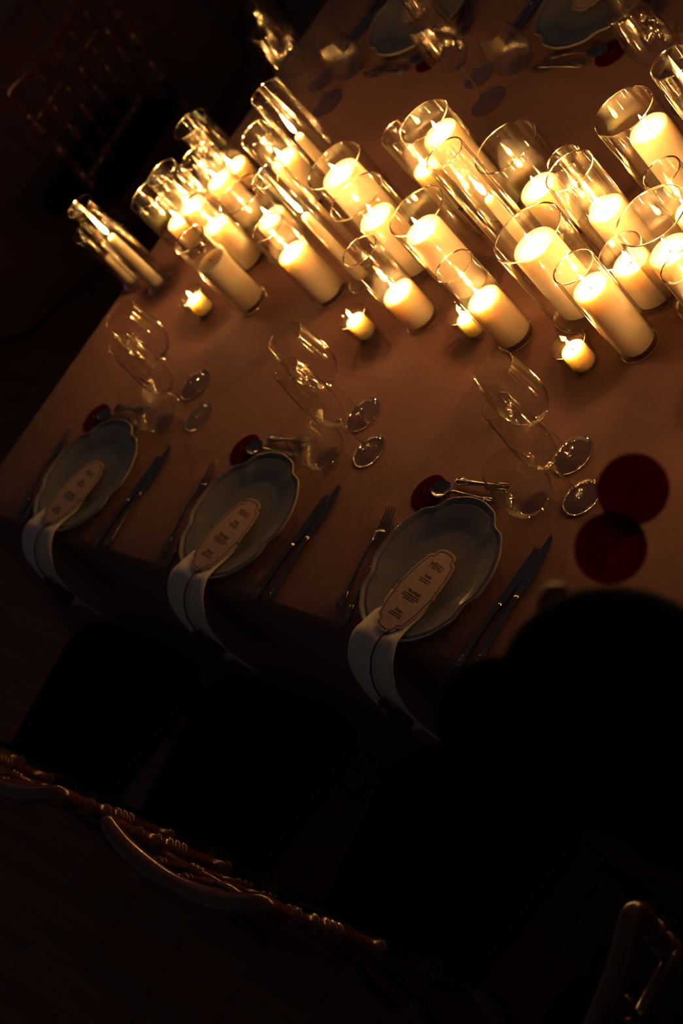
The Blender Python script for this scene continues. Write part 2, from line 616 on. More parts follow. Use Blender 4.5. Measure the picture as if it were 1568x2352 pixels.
def vase_mesh(r, h, t=0.0028, base=0.008):
    pr = [(0, 0.0004), (r * 0.7, 0.0004), (r - .003, 0), (r - .0008, .0008), (r, .003), (r, h - .0022), (r - .0004, h - .0006), (r - t / 2, h),
          (r - t + .0004, h - .0006), (r - t, h - .0022), (r - t, base + .005), (r - t - .0015, base + .0012), (r - t - .006, base), (0, base)]
    me = MB().lathe(pr, 64).build('glass_cylinder')
    me.materials.append(M['glass'])
    me.materials.append(M['stem'])
    for p in me.polygons:
        if p.center.z > h - .0025 or (p.center.z < .004 and hypot(p.center.x, p.center.y) > r - .004):
            p.material_index = 1
    return me


def votive_glass_mesh(r, h):
    t = .002
    pr = [(0, 0), (r * .62, 0), (r * .70, .0015), (r * .86, h * .30), (r, h - .001), (r - t / 2, h), (r - t, h - .001),
          (r * .86 - t, h * .32), (r * .66, .006), (0, .005)]
    me = MB().lathe(pr, 48).build('votive_glass')
    me.materials.append(M['glass'])
    me.materials.append(M['stem'])
    for p in me.polygons:
        if p.center.z > h - .0016:
            p.material_index = 1
    return me


def pillar_mesh(r, h, dish=0.004):
    pr = [(0, 0), (r - .002, 0), (r, .002), (r, h * .5), (r * .997, h - .006), (r * .975, h - .0018), (r * .93, h), (r * .86, h - .0004),
          (r * .70, h - dish * .7), (r * .35, h - dish), (0, h - dish)]
    m = MB().lathe(pr, 48)
    for v in m.v:      # hand-poured unevenness
        a = math.atan2(v.y, v.x)
        k = 1 + 0.008 * sin(3 * a + h * 40) + 0.005 * sin(5 * a + v.z * 30)
        v.x *= k
        v.y *= k
    return m.build('pillar_wax')


def taper_mesh(r, h):
    pr = [(0, 0), (r * 1.1, 0), (r * 1.12, .012), (r, .02), (r * .92, h * .7), (r * .82, h - .006), (r * .6, h - .0015), (r * .25, h), (0, h - .001)]
    return MB().lathe(pr, 24).build('taper_wax')


def flame_mesh(w, L, lean):
    pr = [(0, 0), (.40, .02), (.78, .10), (1, .22), (.98, .34), (.84, .50), (.60, .67), (.34, .83), (.13, .95), (0, 1)]
    m = MB().lathe([(a * w, b * L) for a, b in pr], 10)
    for v in m.v:
        k = v.z / L
        v.x += lean[0] * k * k
        v.y += lean[1] * k * k
    return m.build('flame')


for (vid, x, y, h, r, kind, ch, cr, dx, dy, lit, where, size) in V:
    z0 = TZC + 0.0004
    if kind == 'votive':
        o = obj('votive_glass', votive_glass_mesh(r, h), M['glass'], None, (x, y, z0))
        tag(o, 'small clear votive glass ' + where, 'candle holder', 'votive glasses')
        zc = z0 + .0065
    else:
        o = obj('glass_cylinder_vase', vase_mesh(r, h), M['glass'], None, (x, y, z0))
        tag(o, (size + ' glass cylinder ' + where).strip(), 'vase', 'glass cylinders on the table')
        zc = z0 + .0084
    hh = ch - (zc - z0)
    state = 'lit' if lit else 'unlit'
    c = thing({'pillar': 'pillar_candle', 'taper': 'taper_candle', 'votive': 'votive_candle'}[kind],
              '%s ivory %s candle in the %s ' % (state, kind, 'votive glass' if kind == 'votive' else 'glass') + where, 'candle',
              (x + dx, y + dy, zc), random.uniform(0, 6.28), kind + ' candles')
    wl = taper_mesh(cr, hh) if kind == 'taper' else pillar_mesh(cr, hh, .003 if kind == 'votive' else .0045)
    obj('wax', wl, M['wax'], c)
    top = hh if kind == 'taper' else hh - (.003 if kind == 'votive' else .0045)
    wick = MB().tube([(0, 0, top - .002), (0.0003, 0, top + .006), (.0015, 0, top + .0110)], [.0009, .0008, .0006], 6)
    obj('wick', wick.build('wick'), M['wick'], c)
    if lit:
        L = {'pillar': random.uniform(.025, .031), 'taper': random.uniform(.044, .056), 'votive': .021}[kind]
        w = {'pillar': .0043, 'taper': .0048, 'votive': .0038}[kind]
        ln = (random.uniform(-.003, .003), random.uniform(-.003, .003))
        obj('flame', flame_mesh(w, L, ln), M['flame'], c, (0, 0, top + .0065))
        ld = bpy.data.lights.new('flame_light', 'POINT')
        ld.energy = LAMP_WATT[kind]
        ld.color = FLAME_COLOR
        ld.shadow_soft_size = .0034
        lo = bpy.data.objects.new('flame_light', ld)
        COL.objects.link(lo)
        lo.parent = c
        lo.location = (ln[0] * .1, ln[1] * .1, top + .0065 + L * (.28 if kind == 'taper' else .34))


# ================================================================== PLACE SETTINGS
def plate_mesh():
    R0 = 0.135
    seg = 120

    def rad(a):
        # ogee outline: five bracket-shaped lobes with small shoulders
        return 1 + 0.027 * cos(5 * a) + 0.014 * cos(10 * a + pi) + 0.010 * cos(15 * a) + 0.006 * cos(20 * a + pi)
    # (k radius, scallop weight, z)
    prof = [(0, 0, .0045), (.30, 0, .0045), (.58, .0, .0048), (.64, .15, .0062), (.72, .4, .0105), (.82, .75, .0138), (.895, .95, .0160), (.905, 1, .0163), (.917, 1, .0148), (.940, 1, .0146),
            (.955, 1, .0172), (.980, 1, .0200), (.992, 1, .0202), (1.0, 1, .0190), (.997, 1, .0166), (.96, 1, .0140), (.80, .7, .0095), (.66, .2, .0035), (.60, 0, 0), (.55, 0, 0), (.53, 0, .0018), (0, 0, .0018)]
    vs, fs, rings = [], [], []
    for k, sw, z in prof:
        if k == 0:
            rings.append([len(vs)])
            vs.append((0, 0, z))
        else:
            rings.append(list(range(len(vs), len(vs) + seg)))
            for i in range(seg):
                a = 2 * pi * i / seg
                q = R0 * k * (1 + (rad(a) - 1) * sw)
                vs.append((q * cos(a), q * sin(a), z))
    for A, B in zip(rings, rings[1:]):
        for i in range(seg):
            j = (i + 1) % seg
            if len(A) == 1:
                fs.append((A[0], B[i], B[j]))
            elif len(B) == 1:
                fs.append((A[i], A[j], B[0]))
            else:
                fs.append((A[i], A[j], B[j], B[i]))
    return mesh_from('plate', vs, fs)


def strip_mesh(name, path, hw, thick, ncross=7, wob=0.0):
    """ribbon of cloth following path [(y,z)] with width 2*hw (callable of index ok)"""
    vs, fs = [], []
    n = len(path)
    for side in (0, 1):
        for i, (y, z) in enumerate(path):
            a = path[max(i - 1, 0)]
            b = path[min(i + 1, n - 1)]
            ty, tz = b[0] - a[0], b[1] - a[1]
            L = hypot(ty, tz) or 1
            ny, nz = -tz / L, ty / L
            if nz < 0 and abs(tz) < abs(ty):
                ny, nz = -ny, -nz
            if abs(tz) >= abs(ty) and ny > 0:
                ny, nz = -ny, -nz
            w = hw(i / (n - 1)) if callable(hw) else hw
            for k in range(ncross):
                u = -1 + 2 * k / (ncross - 1)
                e = wob * sin(u * 4 + i * .6) * (i / n)
                off = (thick if side else 0) + e
                vs.append((u * w, y + ny * off, z + nz * off))
    N = n * ncross
    for i in range(n - 1):
        for k in range(ncross - 1):
            a = i * ncross + k
            fs.append((a, a + 1, a + ncross + 1, a + ncross))
            fs.append((N + a, N + a + ncross, N + a + ncross + 1, N + a + 1))
    for i in range(n - 1):
        for k in (0, ncross - 1):
            a = i * ncross + k
            fs.append((a, a + ncross, N + a + ncross, N + a))
    for i in (0, n - 1):
        for k in range(ncross - 1):
            a = i * ncross + k
            fs.append((a, N + a, N + a + 1, a + 1))
    return mesh_from(name, vs, fs)


PY = 0.135          # plate centre to table edge


def napkin_mesh():
    path = [(-.048, .0072), (-.055, .0072), (-.062, .0072), (-.075, .0078), (-.085, .0108), (-.097, .0148), (-.110, .0182), (-.122, .0205), (-.132, .0225), (-.140, .0222), (-.152, .0190),
            (-.165, .0125), (-.178, .0015), (-.189, -.014), (-.197, -.034), (-.202, -.060), (-.204, -.090), (-.203, -.120), (-.201, -.150), (-.199, -.178)]
    return strip_mesh('napkin', path, lambda t: .048 + .010 * t, .0022, 9, .005)


def card_outline(k=1.0):
    """tall baroque cartouche: lobed head and foot, swelling body with small side tips"""
    L = .082
    q = [(0, 1.0), (.011, .985), (.0195, .94), (.0235, .875), (.0225, .825), (.0290, .795), (.0335, .735), (.0345, .665), (.0385, .52), (.0415, .32), (.0430, .10), (.0450, .03), (.0450, -.03)]
    right = [(x * 1.09, y * L) for x, y in q]
    low = [(x, -y) for x, y in right[::-1]][1:]
    full = right + low                                     # head to foot, right side
    loop = full + [(-x, y) for x, y in full[::-1]][1:-1]
    pts, n = [], len(loop)
    for i in range(n):
        a, b, c, d = loop[i - 1], loop[i], loop[(i + 1) % n], loop[(i + 2) % n]
        for t in (0, 1 / 3, 2 / 3):
            pts.append(tuple(0.5 * ((2 * b[m]) + (-a[m] + c[m]) * t + (2 * a[m] - 5 * b[m] + 4 * c[m] - d[m]) * t * t + (-a[m] + 3 * b[m] - 3 * c[m] + d[m]) * t ** 3) for m in (0, 1)))
    if k == 1.0:
        return pts
    off = (1 - k) * .0405
    out, n = [], len(pts)
    for i in range(n):
        tx, ty = pts[(i + 1) % n][0] - pts[i - 1][0], pts[(i + 1) % n][1] - pts[i - 1][1]
        l = hypot(tx, ty) or 1
        out.append((pts[i][0] + off * ty / l, pts[i][1] - off * tx / l))
    return out


def slab(pts, z0, z1):
    n = len(pts)
    vs = [(x, y, z0) for x, y in pts] + [(x, y, z1) for x, y in pts]
    fs = [tuple(reversed(range(n))), tuple(range(n, 2 * n))] + [(i, (i + 1) % n, n + (i + 1) % n, n + i) for i in range(n)]
    return vs, fs


def ring_slab(po, pi_, z0, z1):
    n = len(po)
    vs = [(x, y, z0) for x, y in po] + [(x, y, z0) for x, y in pi_] + [(x, y, z1) for x, y in po] + [(x, y, z1) for x, y in pi_]
    fs = []
    for i in range(n):
        j = (i + 1) % n
        fs += [(2 * n + i, 2 * n + j, 3 * n + j, 3 * n + i), (i, n + i, n + j, j), (i, j, 2 * n + j, 2 * n + i), (n + i, 3 * n + i, 3 * n + j, n + j)]
    return vs, fs


def text_mesh(body, size, shear=0.0, sx=1.0):
    c = bpy.data.curves.new('txt', 'FONT')
    c.body = body
    c.size = size
    c.align_x = 'CENTER'
    c.align_y = 'CENTER'
    c.shear = shear
    c.extrude = 0.00008
    c.resolution_u = 2
    o = bpy.data.objects.new('txt', c)
    COL.objects.link(o)
    dg = bpy.context.evaluated_depsgraph_get()
    me = bpy.data.meshes.new_from_object(o.evaluated_get(dg))
    vs = [Vector((v.co.x * sx, v.co.y, v.co.z)) for v in me.vertices]
    fs = [tuple(p.vertices) for p in me.polygons]
    bpy.data.objects.remove(o)
    bpy.data.curves.remove(c)
    bpy.data.meshes.remove(me)
    return vs, fs


def lettering_mesh():
    m = MB()

    def put(vf, x, y):
        m.add([v + Vector((x, y, 0)) for v in vf[0]], vf[1])
    put(text_mesh('MENU', .0165, 0, .76), 0, .0490)
    put(text_mesh('Entr\u00e9e', .0084, .35, .8), 0, .029)
    put(text_mesh('Plat principal', .0084, .35, .8), 0, -.004)
    put(text_mesh('Dessert', .0084, .35, .8), 0, -.041)
    rnd = random.Random(3)

    def line(y, w):      # print too small to read: rows of word-length strokes
        x = -w / 2
        while x < w / 2 - .001:
            l = min(rnd.uniform(.002, .006), w / 2 - x)
            m.box((x + l / 2, y, 0), (l, .0009, .00016))
            k = x
            while k < x + l:
                m.box((k, y + rnd.uniform(-.0003, .0006), 0), (.0003, .0017, .00016))
                k += .0009
            x += l + .0011
    line(.0225, .030)
    line(.0185, .026)
    line(-.0105, .042)
    line(-.0145, .046)
    line(-.0185, .030)
    line(-.0475, .030)
    line(-.0515, .036)
    return m.build('lettering', False)


def tassel_parts():
    cord = MB()
    # loop at the card's foot, over the napkin and down the front
    pts = [(-.002, -.074, .0015), (-.004, -.088, .0045), (-.005, -.105, .0045), (-.006, -.125, -.0030), (-.007, -.142, -.018), (-.008, -.155, -.040), (-.009, -.162, -.068)]
    cord.tube(pts, .0016, 8)
    cord.tube([(0.002, -.070, .0012), (.004, -.076, .003), (.001, -.081, .0045), (-.004, -.079, .004), (-.003, -.072, .0012)], .0013, 8)
    t = MB()
    prof = [(0, 0), (.004, -.001), (.0075, -.006), (.0078, -.011), (.0055, -.016), (.0052, -.018), (.0062, -.019), (.0062, -.022), (.0052, -.023), (.0085, -.032), (.011, -.050), (.0135, -.072), (.013, -.075), (0, -.073)]
    t.lathe(prof, 36)
    for v in t.v:
        if v.z < -.024:
            a = math.atan2(v.y, v.x)
            k = 1 + .10 * sin(18 * a) * min(1, (-v.z - .024) / .02)
            v.x *= k
            v.y *= k
            if v.z < -.07:
                v.z += .004 * sin(9 * a + 1)
    return cord.build('cord'), t.build('tassel')


def fork_mesh(L=.205, tl=.048, hw=.0125):
    m = MB()
    # handle end at y=0, tines at y=L
    m.loft([(0, 0, .004, .003, .0010), (.002, 0, .0042, .0066, .0014), (.010, 0, .0046, .0092, .0017), (.022, 0, .005, .0080, .0019), (.034, 0, .0055, .0052, .002),
            (.060, 0, .0070, .0036, .002), (.100, 0, .0095, .0028, .0019), (.128, 0, .0090, .0029, .0018), (L - tl - .022, 0, .0062, .0050, .0014), (L - tl - .014, 0, .0047, .0095, .0011),
            (L - tl - .004, 0, .0036, hw, .0009), (L - tl + .002, 0, .0032, hw, .0009)], 12)
    # ornament beads on the handle end
    for yy, rr in ((.008, .0030), (.015, .0036), (.023, .0026), (.031, .0018)):
        m.ellipsoid((0, yy, .0062), (rr, .0042, .0014), 10, 6)
    for s in (-1, 1):
        m.tube([(s * .0045, .004, .0056), (s * .0080, .012, .0056), (s * .0060, .024, .0062), (s * .0030, .038, .0068)], .0009, 6)
    for k in range(4):
        xc = (-1.5 + k) * hw * .54
        m.loft([(L - tl, xc, .0032, .0023, .0009), (L - tl * .6, xc, .0030, .0019, .0009), (L - tl * .25, xc * .98, .0048, .0016, .0008), (L - .004, xc * .96, .0085, .0011, .0006), (L, xc * .96, .0098, .0004, .0003)], 8)
    return m.build('fork')


def spoon_mesh(L=.155):
    m = MB()
    m.loft([(0, 0, .004, .003, .0010), (.002, 0, .0042, .0060, .0013), (.009, 0, .0046, .0080, .0016), (.020, 0, .005, .0068, .0018), (.030, 0, .0055, .0045, .0019),
            (.055, 0, .0075, .0030, .0018), (.090, 0, .0095, .0026, .0018), (L - .052, 0, .0070, .0030, .0017), (L - .046, 0, .0058, .004, .0012)], 12)
    for yy, rr in ((.007, .0026), (.013, .0032), (.020, .0022)):
        m.ellipsoid((0, yy, .0060), (rr, .0038, .0013), 10, 6)
    # bowl: shallow dish
    seg = 28
    cy, a, b = L - .024, .0165, .0245
    vs, fs, rings = [], [], []
    prof = [(0, .0012), (.4, .0018), (.7, .0038), (.9, .0064), (1.0, .0082), (1.0, .0074), (.9, .0052), (.7, .0025), (.4, .0005), (0, 0)]
    for k, z in prof:
        if k == 0:
            rings.append([len(vs)])
            vs.append((0, cy, z))
        else:
            rings.append(list(range(len(vs), len(vs) + seg)))
            for i in range(seg):
                t = 2 * pi * i / seg
                vs.append((a * k * cos(t) * (1 - .12 * sin(t)), cy + b * k * sin(t), z))
    for A, B in zip(rings, rings[1:]):
        for i in range(seg):
            j = (i + 1) % seg
            if len(A) == 1:
                fs.append((A[0], B[i], B[j]))
            elif len(B) == 1:
                fs.append((A[i], A[j], B[0]))
            else:
                fs.append((A[i], A[j], B[j], B[i]))
    m.add(vs, fs)
    return m.build('spoon')


def knife_meshes(L=.245, bl=.115):
    h = MB()
    y1 = L - bl
    h.loft([(0, 0, .0045, .0035, .0020), (.002, 0, .0045, .0070, .0032), (.010, 0, .0048, .0092, .0040), (.024, 0, .005, .0078, .0042), (.045, 0, .005, .0058, .0042), (.080, 0, .005, .0052, .0042),
            (y1 - .018, 0, .005, .0056, .0042), (y1 - .006, 0, .005, .0066, .0040), (y1, 0, .005, .0070, .0030)], 12)
    for yy, rr in ((.008, .0030), (.016, .0034), (.026, .0024)):
        h.ellipsoid((0, yy, .0085), (rr, .0045, .0014), 10, 6)
    b = MB()
    pts_r = [(y1 - .004, .0065), (y1 + .006, .0090), (y1 + .02, .0112), (y1 + .045, .0120), (y1 + .07, .0112), (y1 + .09, .0085), (y1 + .105, .0040), (L, -.0030)]
    pts_l = [(L, -.0032), (y1 + .105, -.0052), (y1 + .08, -.0060), (y1 + .05, -.0064), (y1 + .02, -.0066), (y1 - .004, -.0065)]
    out = [(x, y) for y, x in pts_r] + [(x, y) for y, x in pts_l[1:]]
    vs, fs = slab(out, .0038, .0056)
    b.add(vs, fs)
    return h.build('knife_handle'), b.build('knife_blade', False)


def glass_parts(kind):
    if kind == 'goblet':
        H, zb, sr = .227, .098, .0034
        outp = [(.004, zb), (.014, zb + .004), (.027, zb + .013), (.037, zb + .030), (.0415, zb + .050), (.0412, zb + .070), (.038, zb + .100), (.0345, H)]
        fr = .038
    elif kind == 'flute':
        H, zb, sr = .237, .088, .0032
        outp = [(.004, zb), (.012, zb + .004), (.021, zb + .013), (.0275, zb + .032), (.0295, zb + .055), (.0290, zb + .085), (.0270, zb + .120), (.0245, H)]
        fr = .0345
    else:
        H, zb = .100, .0
        outp = [(.020, 0), (.027, .0015), (.037, .010), (.0435, .024), (.0455, .040), (.0435, .060), (.0385, .082), (.0345, H)]
    # smooth the profile with Catmull-Rom
    def smooth(p):
        q = []
        for i in range(len(p) - 1):
            a, b, c, d = p[max(i - 1, 0)], p[i], p[i + 1], p[min(i + 2, len(p) - 1)]
            for s in range(4):
                t = s / 4
                q.append(tuple(0.5 * ((2 * b[k]) + (-a[k] + c[k]) * t + (2 * a[k] - 5 * b[k] + 4 * c[k] - d[k]) * t * t + (-a[k] + 3 * b[k] - 3 * c[k] + d[k]) * t ** 3) for k in (0, 1)))
        q.append(p[-1])
        return q
    o = smooth(outp)
    t = .0011
    inner = [(max(r - t, 0.0), z + (.003 if i < 8 else 0)) for i, (r, z) in enumerate(o)]
    prof = [(0, o[0][1])] + o + [(o[-1][0] - t / 2, H + .0004)] + inner[::-1] + [(0, inner[0][1] + .001)]
    bowl = MB().lathe(prof, 56).build(kind + '_bowl')
    bowl.materials.append(M['crystal'])
    bowl.materials.append(M['stem'])
    for p in bowl.polygons:
        if p.center.z > H - .0004:
            p.material_index = 1
    if kind == 'tumbler':
        return bowl, None, None
    stem = MB().lathe([(0, .006), (.0065, .006), (.0045, .011), (sr, .022), (sr * .92, zb * .6), (sr, zb - .012), (.0052, zb - .003), (.0068, zb + .0005), (0, zb + .0006)], 20).build(kind + '_stem')
    foot = MB().lathe([(0, 0.0012), (fr * .5, .0008), (fr - .003, 0), (fr, .0009), (fr - .001, .0021), (fr * .6, .0030), (fr * .3, .0045), (.0068, .0062), (0, .0062)], 48).build(kind + '_foot')
    foot.materials.append(M['crystal'])
    foot.materials.append(M['stem'])
    for p in foot.polygons:
        if hypot(p.center.x, p.center.y) > fr - .0035:
            p.material_index = 1
    return bowl, stem, foot


PLATE, NAPKIN = plate_mesh(), napkin_mesh()
CARD = MB().add(*slab(card_outline(1.0), 0, .0011)).build('card', False)
BORDER = MB().add(*ring_slab(card_outline(.90), card_outline(.865), .0011, .00135)).build('border', False)
LETTER = lettering_mesh()
CORD, TASSEL = tassel_parts()
FORK, FORK_S, SPOON, DFORK = fork_mesh(.208), fork_mesh(.198), spoon_mesh(.152), fork_mesh(.130, .034, .0105)
KH, KB = knife_meshes(.240, .112)
KH2, KB2 = knife_meshes(.215, .098)
DISC = MB().lathe([(0, .0011), (.0335, .0011), (.035, .0008)], 64).build('disc', False)     # one sheet of thin card
SCRIPT = MB()
for sgn, pts in ((1, [(-.018, -.004), (-.014, .008), (-.011, -.006), (-.008, .004), (-.004, -.004), (0, .004), (.003, -.004)]), (1, [(.005, -.004), (.008, .010), (.010, -.004), (.014, .003), (.017, -.003), (.021, .002)])):
    SCRIPT.tube([(a, b, .0014) for a, b in pts], .0005, 5)
SCRIPT = SCRIPT.build('script')
GLASS = {k: glass_parts(k) for k in ('goblet', 'flute', 'tumbler')}

SETTINGS = [  # centre x, centre y, rotation, phrase
    (.360, PY - .003, 0, 'leftmost near place'),
    (.893, PY, 0, 'middle near place'),
    (1.424, PY - .003, 0, 'right near place beside the person'),
    (.400, TW - PY + .006, pi, 'far place left at the top'),
    (.925, TW - PY + .006, pi, 'far place in the top middle'),
    (1.445, TW - PY + .006, pi, 'far place at the top right'),
]


def place(cx, cy, rz, ph, idx):
    c, s = cos(rz), sin(rz)

    def at(x, y, z=0.0):
        return (cx + c * x - s * y, cy + s * x + c * y, TZC + .0006 + z)
    jr = random.Random(idx + 11)
    prot = radians([24, 19, 14, 30, 20, 10][idx])
    tag(obj('scalloped_plate', PLATE, M['plate'], None, at(0, 0), (0, 0, rz + prot)), 'grey scalloped porcelain plate, ' + ph, 'plate', 'scalloped plates')
    tag(obj('napkin', NAPKIN, M['napkin'], None, at(-.015, 0), (0, 0, rz + radians(jr.uniform(-1, 1)))), 'folded white napkin hanging off the plate, ' + ph, 'napkin', 'folded napkins')
    mc = thing('menu_card', 'cream cartouche menu card with red tassel, ' + ph, 'menu card', at(.004, -.043, .0200), rz + radians(-11 + jr.uniform(-2, 2)), 'menu cards')
    tilt = -.055
    for nm, me, mt in (('card', CARD, 'card'), ('border_line', BORDER, 'ink'), ('lettering', LETTER, 'ink')):
        o = obj(nm, me, M[mt], mc, (0, 0, .0013 if nm == 'lettering' else 0), (tilt, 0, 0))
    obj('cord', CORD, M['cord'], mc, (0, -.004, .004), (0, 0, radians(11)))
    obj('tassel', TASSEL, M['cord'], mc, (.0221, -.1675, -.062), (radians(-3), 0, radians(11)))
    for nm, me, x, y, r in (('dinner_fork', FORK, -.157, -.110, 6.5), ('dinner_fork', FORK_S, -.126, -.130, 5.0)):
        tag(obj(nm, me, M['silver'], None, at(x, y), (0, 0, rz + radians(r + jr.uniform(-1.5, 1.5)))),
            ('outer silver fork left of the plate, ' if r > 6 else 'inner silver fork tucked by the plate, ') + ph, 'fork', 'dinner forks')
    for nm, hh, bb, x, y, r in (('dinner_knife', KH, KB, .195, -.128, 2.0), ('dinner_knife', KH2, KB2, .160, -.136, -3.5)):
        k = thing(nm, ('outer longer silver knife right of the plate, ' if x > .18 else 'inner silver knife right of the plate, ') + ph, 'knife', at(x, y), rz + radians(r + jr.uniform(-1, 1)), 'dinner knives')
        obj('handle', hh, M['silver'], k)
        obj('blade', bb, M['silver'], k)
    tag(obj('dessert_spoon', SPOON, M['silver'], None, at(.030, .1425), (0, 0, rz + pi / 2 + radians(jr.uniform(-2, 3)))), 'silver dessert spoon above the plate, ' + ph, 'spoon', 'dessert spoons')
    tag(obj('dessert_fork', DFORK, M['silver'], None, at(-.080, .166), (0, 0, rz - pi / 2 + radians(jr.uniform(2, 6)))), 'small silver dessert fork above the plate, ' + ph, 'fork', 'dessert forks')
    d = thing('name_disc', 'round maroon paper name disc lying flat, ' + ph, 'place card', at(-.128, .137), rz, 'maroon name discs')
    obj('paper', DISC, M['paper_red'], d)
    obj('script', SCRIPT, M['maroon_ink'], d)
    for kind, x, y in (('goblet', .124, .254), ('flute', .200, .186), ('tumbler', .112, .160)):
        x += jr.uniform(-.006, .006)
        bowl, stem, foot = GLASS[kind]
        nm = {'goblet': 'wine_goblet', 'flute': 'champagne_flute', 'tumbler': 'stemless_tumbler'}[kind]
        g = thing(nm, {'goblet': 'empty clear stemmed wine goblet, ', 'flute': 'empty slim champagne flute, ', 'tumbler': 'empty rounded stemless tumbler, '}[kind] + ph, 'glass', at(x, y), 0, nm.replace('_', ' ') + 's')
        obj('bowl', bowl, M['crystal'], g)
        if stem:
            obj('stem', stem, M['stem'], g)
            obj('foot', foot, M['crystal'], g)


for i, (cx, cy, rz, ph) in enumerate(SETTINGS):
    place(cx, cy, rz, ph, i)


# ================================================================== CHAIRS
def rings(t0, n, dt, r0, r1):
    out = []
    for i in range(n):
        a = t0 + i * dt
        out += [(a - dt * .30, r0), (a - dt * .22, r1), (a + dt * .22, r1), (a + dt * .30, r0)]
    return out


def make_chair():
    t = thing('spindle_chair', 'dark mahogany spindle chair', 'chair', (0, 0, 0), 0, 'dark spindle chairs')
    # seat frame and cushion: rounded trapezoid
    def outline(w0, w1, y0, y1, rr, n=10):
        pts = []
        for (cx, cy, a0, r) in ((w1 - rr * 1.4, y1 - rr * 1.4, 0, rr * 1.4), (-(w1 - rr * 1.4), y1 - rr * 1.4, pi / 2, rr * 1.4), (-(w0 - rr * .5), y0 + rr * .5, pi, rr * .5), (w0 - rr * .5, y0 + rr * .5, 3 * pi / 2, rr * .5)):
            for i in range(n + 1):
                a = a0 + (pi / 2) * i / n
                pts.append((cx + r * cos(a), cy + r * sin(a) + (.018 * (1 - (cx / w1) ** 2) if cy > 0 else 0)))
        return pts
    fr = MB()
    fr.add(*slab(outline(.175, .212, -.185, .165, .06), .405, .432))
    obj('seat_frame', fr.build('seat_frame', False), M['mahogany'], t)
    cu = MB()
    base = outline(.172, .210, -.183, .163, .06)
    lay = [(.975, .432), (1.0, .440), (1.0, .458), (.97, .468), (.88, .474), (.6, .478), (.3, .479)]
    vs, fs = [], []
    n = len(base)
    for k, z in lay:
        vs += [(x * k, y * k, z) for x, y in base]
    for a in range(len(lay) - 1):
        for i in range(n):
            j = (i + 1) % n
            fs.append((a * n + i, a * n + j, (a + 1) * n + j, (a + 1) * n + i))
    fs.append(tuple(range((len(lay) - 1) * n, len(lay) * n)))
    fs.append(tuple(reversed(range(n))))
    cu.add(vs, fs)
    obj('cushion', cu.build('cushion'), M['velvet'], t)
    # back posts, raked
    for s in (-1, 1):
        p = MB()
        prof = [(0, .011)] + rings(.22, 3, .035, .011, .0150) + [(.45, .012)] + rings(.53, 1, .03, .0125, .0165) + [(.66, .0125)] + rings(.745, 3, .032, .0125, .0170) + [(.845, .0135)] + rings(.862, 1, .024, .0125, .0165) + [(.93, .0125)] + rings(.945, 1, .018, .0125, .0160) + [(1, .0125)]
        p.rod((s * .185, -.150, .43), (s * .207, -.236, .855), prof, 14)
        obj('back_post', p.build('back_post'), M['mahogany'], t)
        lg = MB()
        lg.rod((s * .185, -.150, .432), (s * .200, -.205, 0), [(0, .014)] + rings(.12, 3, .03, .012, .017) + [(.3, .013), (.6, .0125)] + rings(.70, 2, .03, .0115, .0155) + [(1, .009)], 12)
        obj('leg', lg.build('rear_leg'), M['mahogany'], t)
        lf = MB()
        lf.rod((s * .178, .125, .406), (s * .185, .135, 0), [(0, .016)] + rings(.12, 3, .03, .013, .018) + [(.3, .014), (.6, .0135)] + rings(.70, 2, .03, .012, .016) + [(1, .009)], 12)
        obj('leg', lf.build('front_leg'), M['mahogany'], t)
        st = MB()
        st.rod((s * .190, -.178, .22), (s * .182, .130, .22), [(0, .008), (.3, .009)] + rings(.5, 1, .05, .009, .012) + [(.7, .009), (1, .008)], 10)
        obj('stretcher', st.build('side_stretcher'), M['mahogany'], t)
    st = MB()
    st.rod((-.182, .129, .25), (.182, .129, .25), [(0, .008), (.3, .009)] + rings(.5, 1, .04, .009, .012) + [(.7, .009), (1, .008)], 10)
    obj('stretcher', st.build('front_stretcher'), M['mahogany'], t)
    # bowed crest rail with rounded ends
    cr = MB()
    half = [(0, -.272, .884), (.05, -.271, .884), (.10, -.267, .886), (.145, -.259, .890), (.180, -.249, .895), (.200, -.242, .894), (.209, -.240, .884), (.208, -.237, .866), (.207, -.236, .852)]
    pts = [(-x, y, z) for x, y, z in half[::-1]] + half[1:]
    # resample smoothly
    sm = []
    for i in range(len(pts) - 1):
        a, b, c_, d = (Vector(pts[max(i - 1, 0)]), Vector(pts[i]), Vector(pts[i + 1]), Vector(pts[min(i + 2, len(pts) - 1)]))
        for k in range(4):
            u = k / 4
            sm.append(0.5 * ((2 * b) + (c_ - a) * u + (2 * a - 5 * b + 4 * c_ - d) * u * u + (3 * b - 3 * c_ + d - a) * u ** 3))
    sm.append(Vector(pts[-1]))
    cr.tube(sm, [.0135 + .0035 * exp(-((abs(p.x) - .10) / .07) ** 2) for p in sm], 14)
    obj('crest_rail', cr.build('crest_rail'), M['mahogany'], t)
    for z, y, w in ((.785, -.235, .205), (.545, -.177, .193)):
        ra = MB()
        ra.rod((-w, y, z), (w, y, z), [(0, .009), (.1, .010)] + rings(.25, 3, .03, .0095, .0135) + [(.45, .0095), (.5, .012), (.55, .0095)] + rings(.69, 3, .03, .0095, .0135) + [(.9, .010), (1, .009)], 12)
        obj('back_rail', ra.build('back_rail'), M['mahogany'], t)
    for i in range(5):
        x = (-2 + i) * .068
        sp = MB()
        sp.rod((x * .96, -.178, .548), (x, -.235, .783), [(0, .0055), (.2, .007)] + rings(.42, 3, .05, .0065, .0105) + [(.75, .007), (1, .0055)], 10)
        obj('spindle', sp.build('spindle'), M['mahogany'], t)
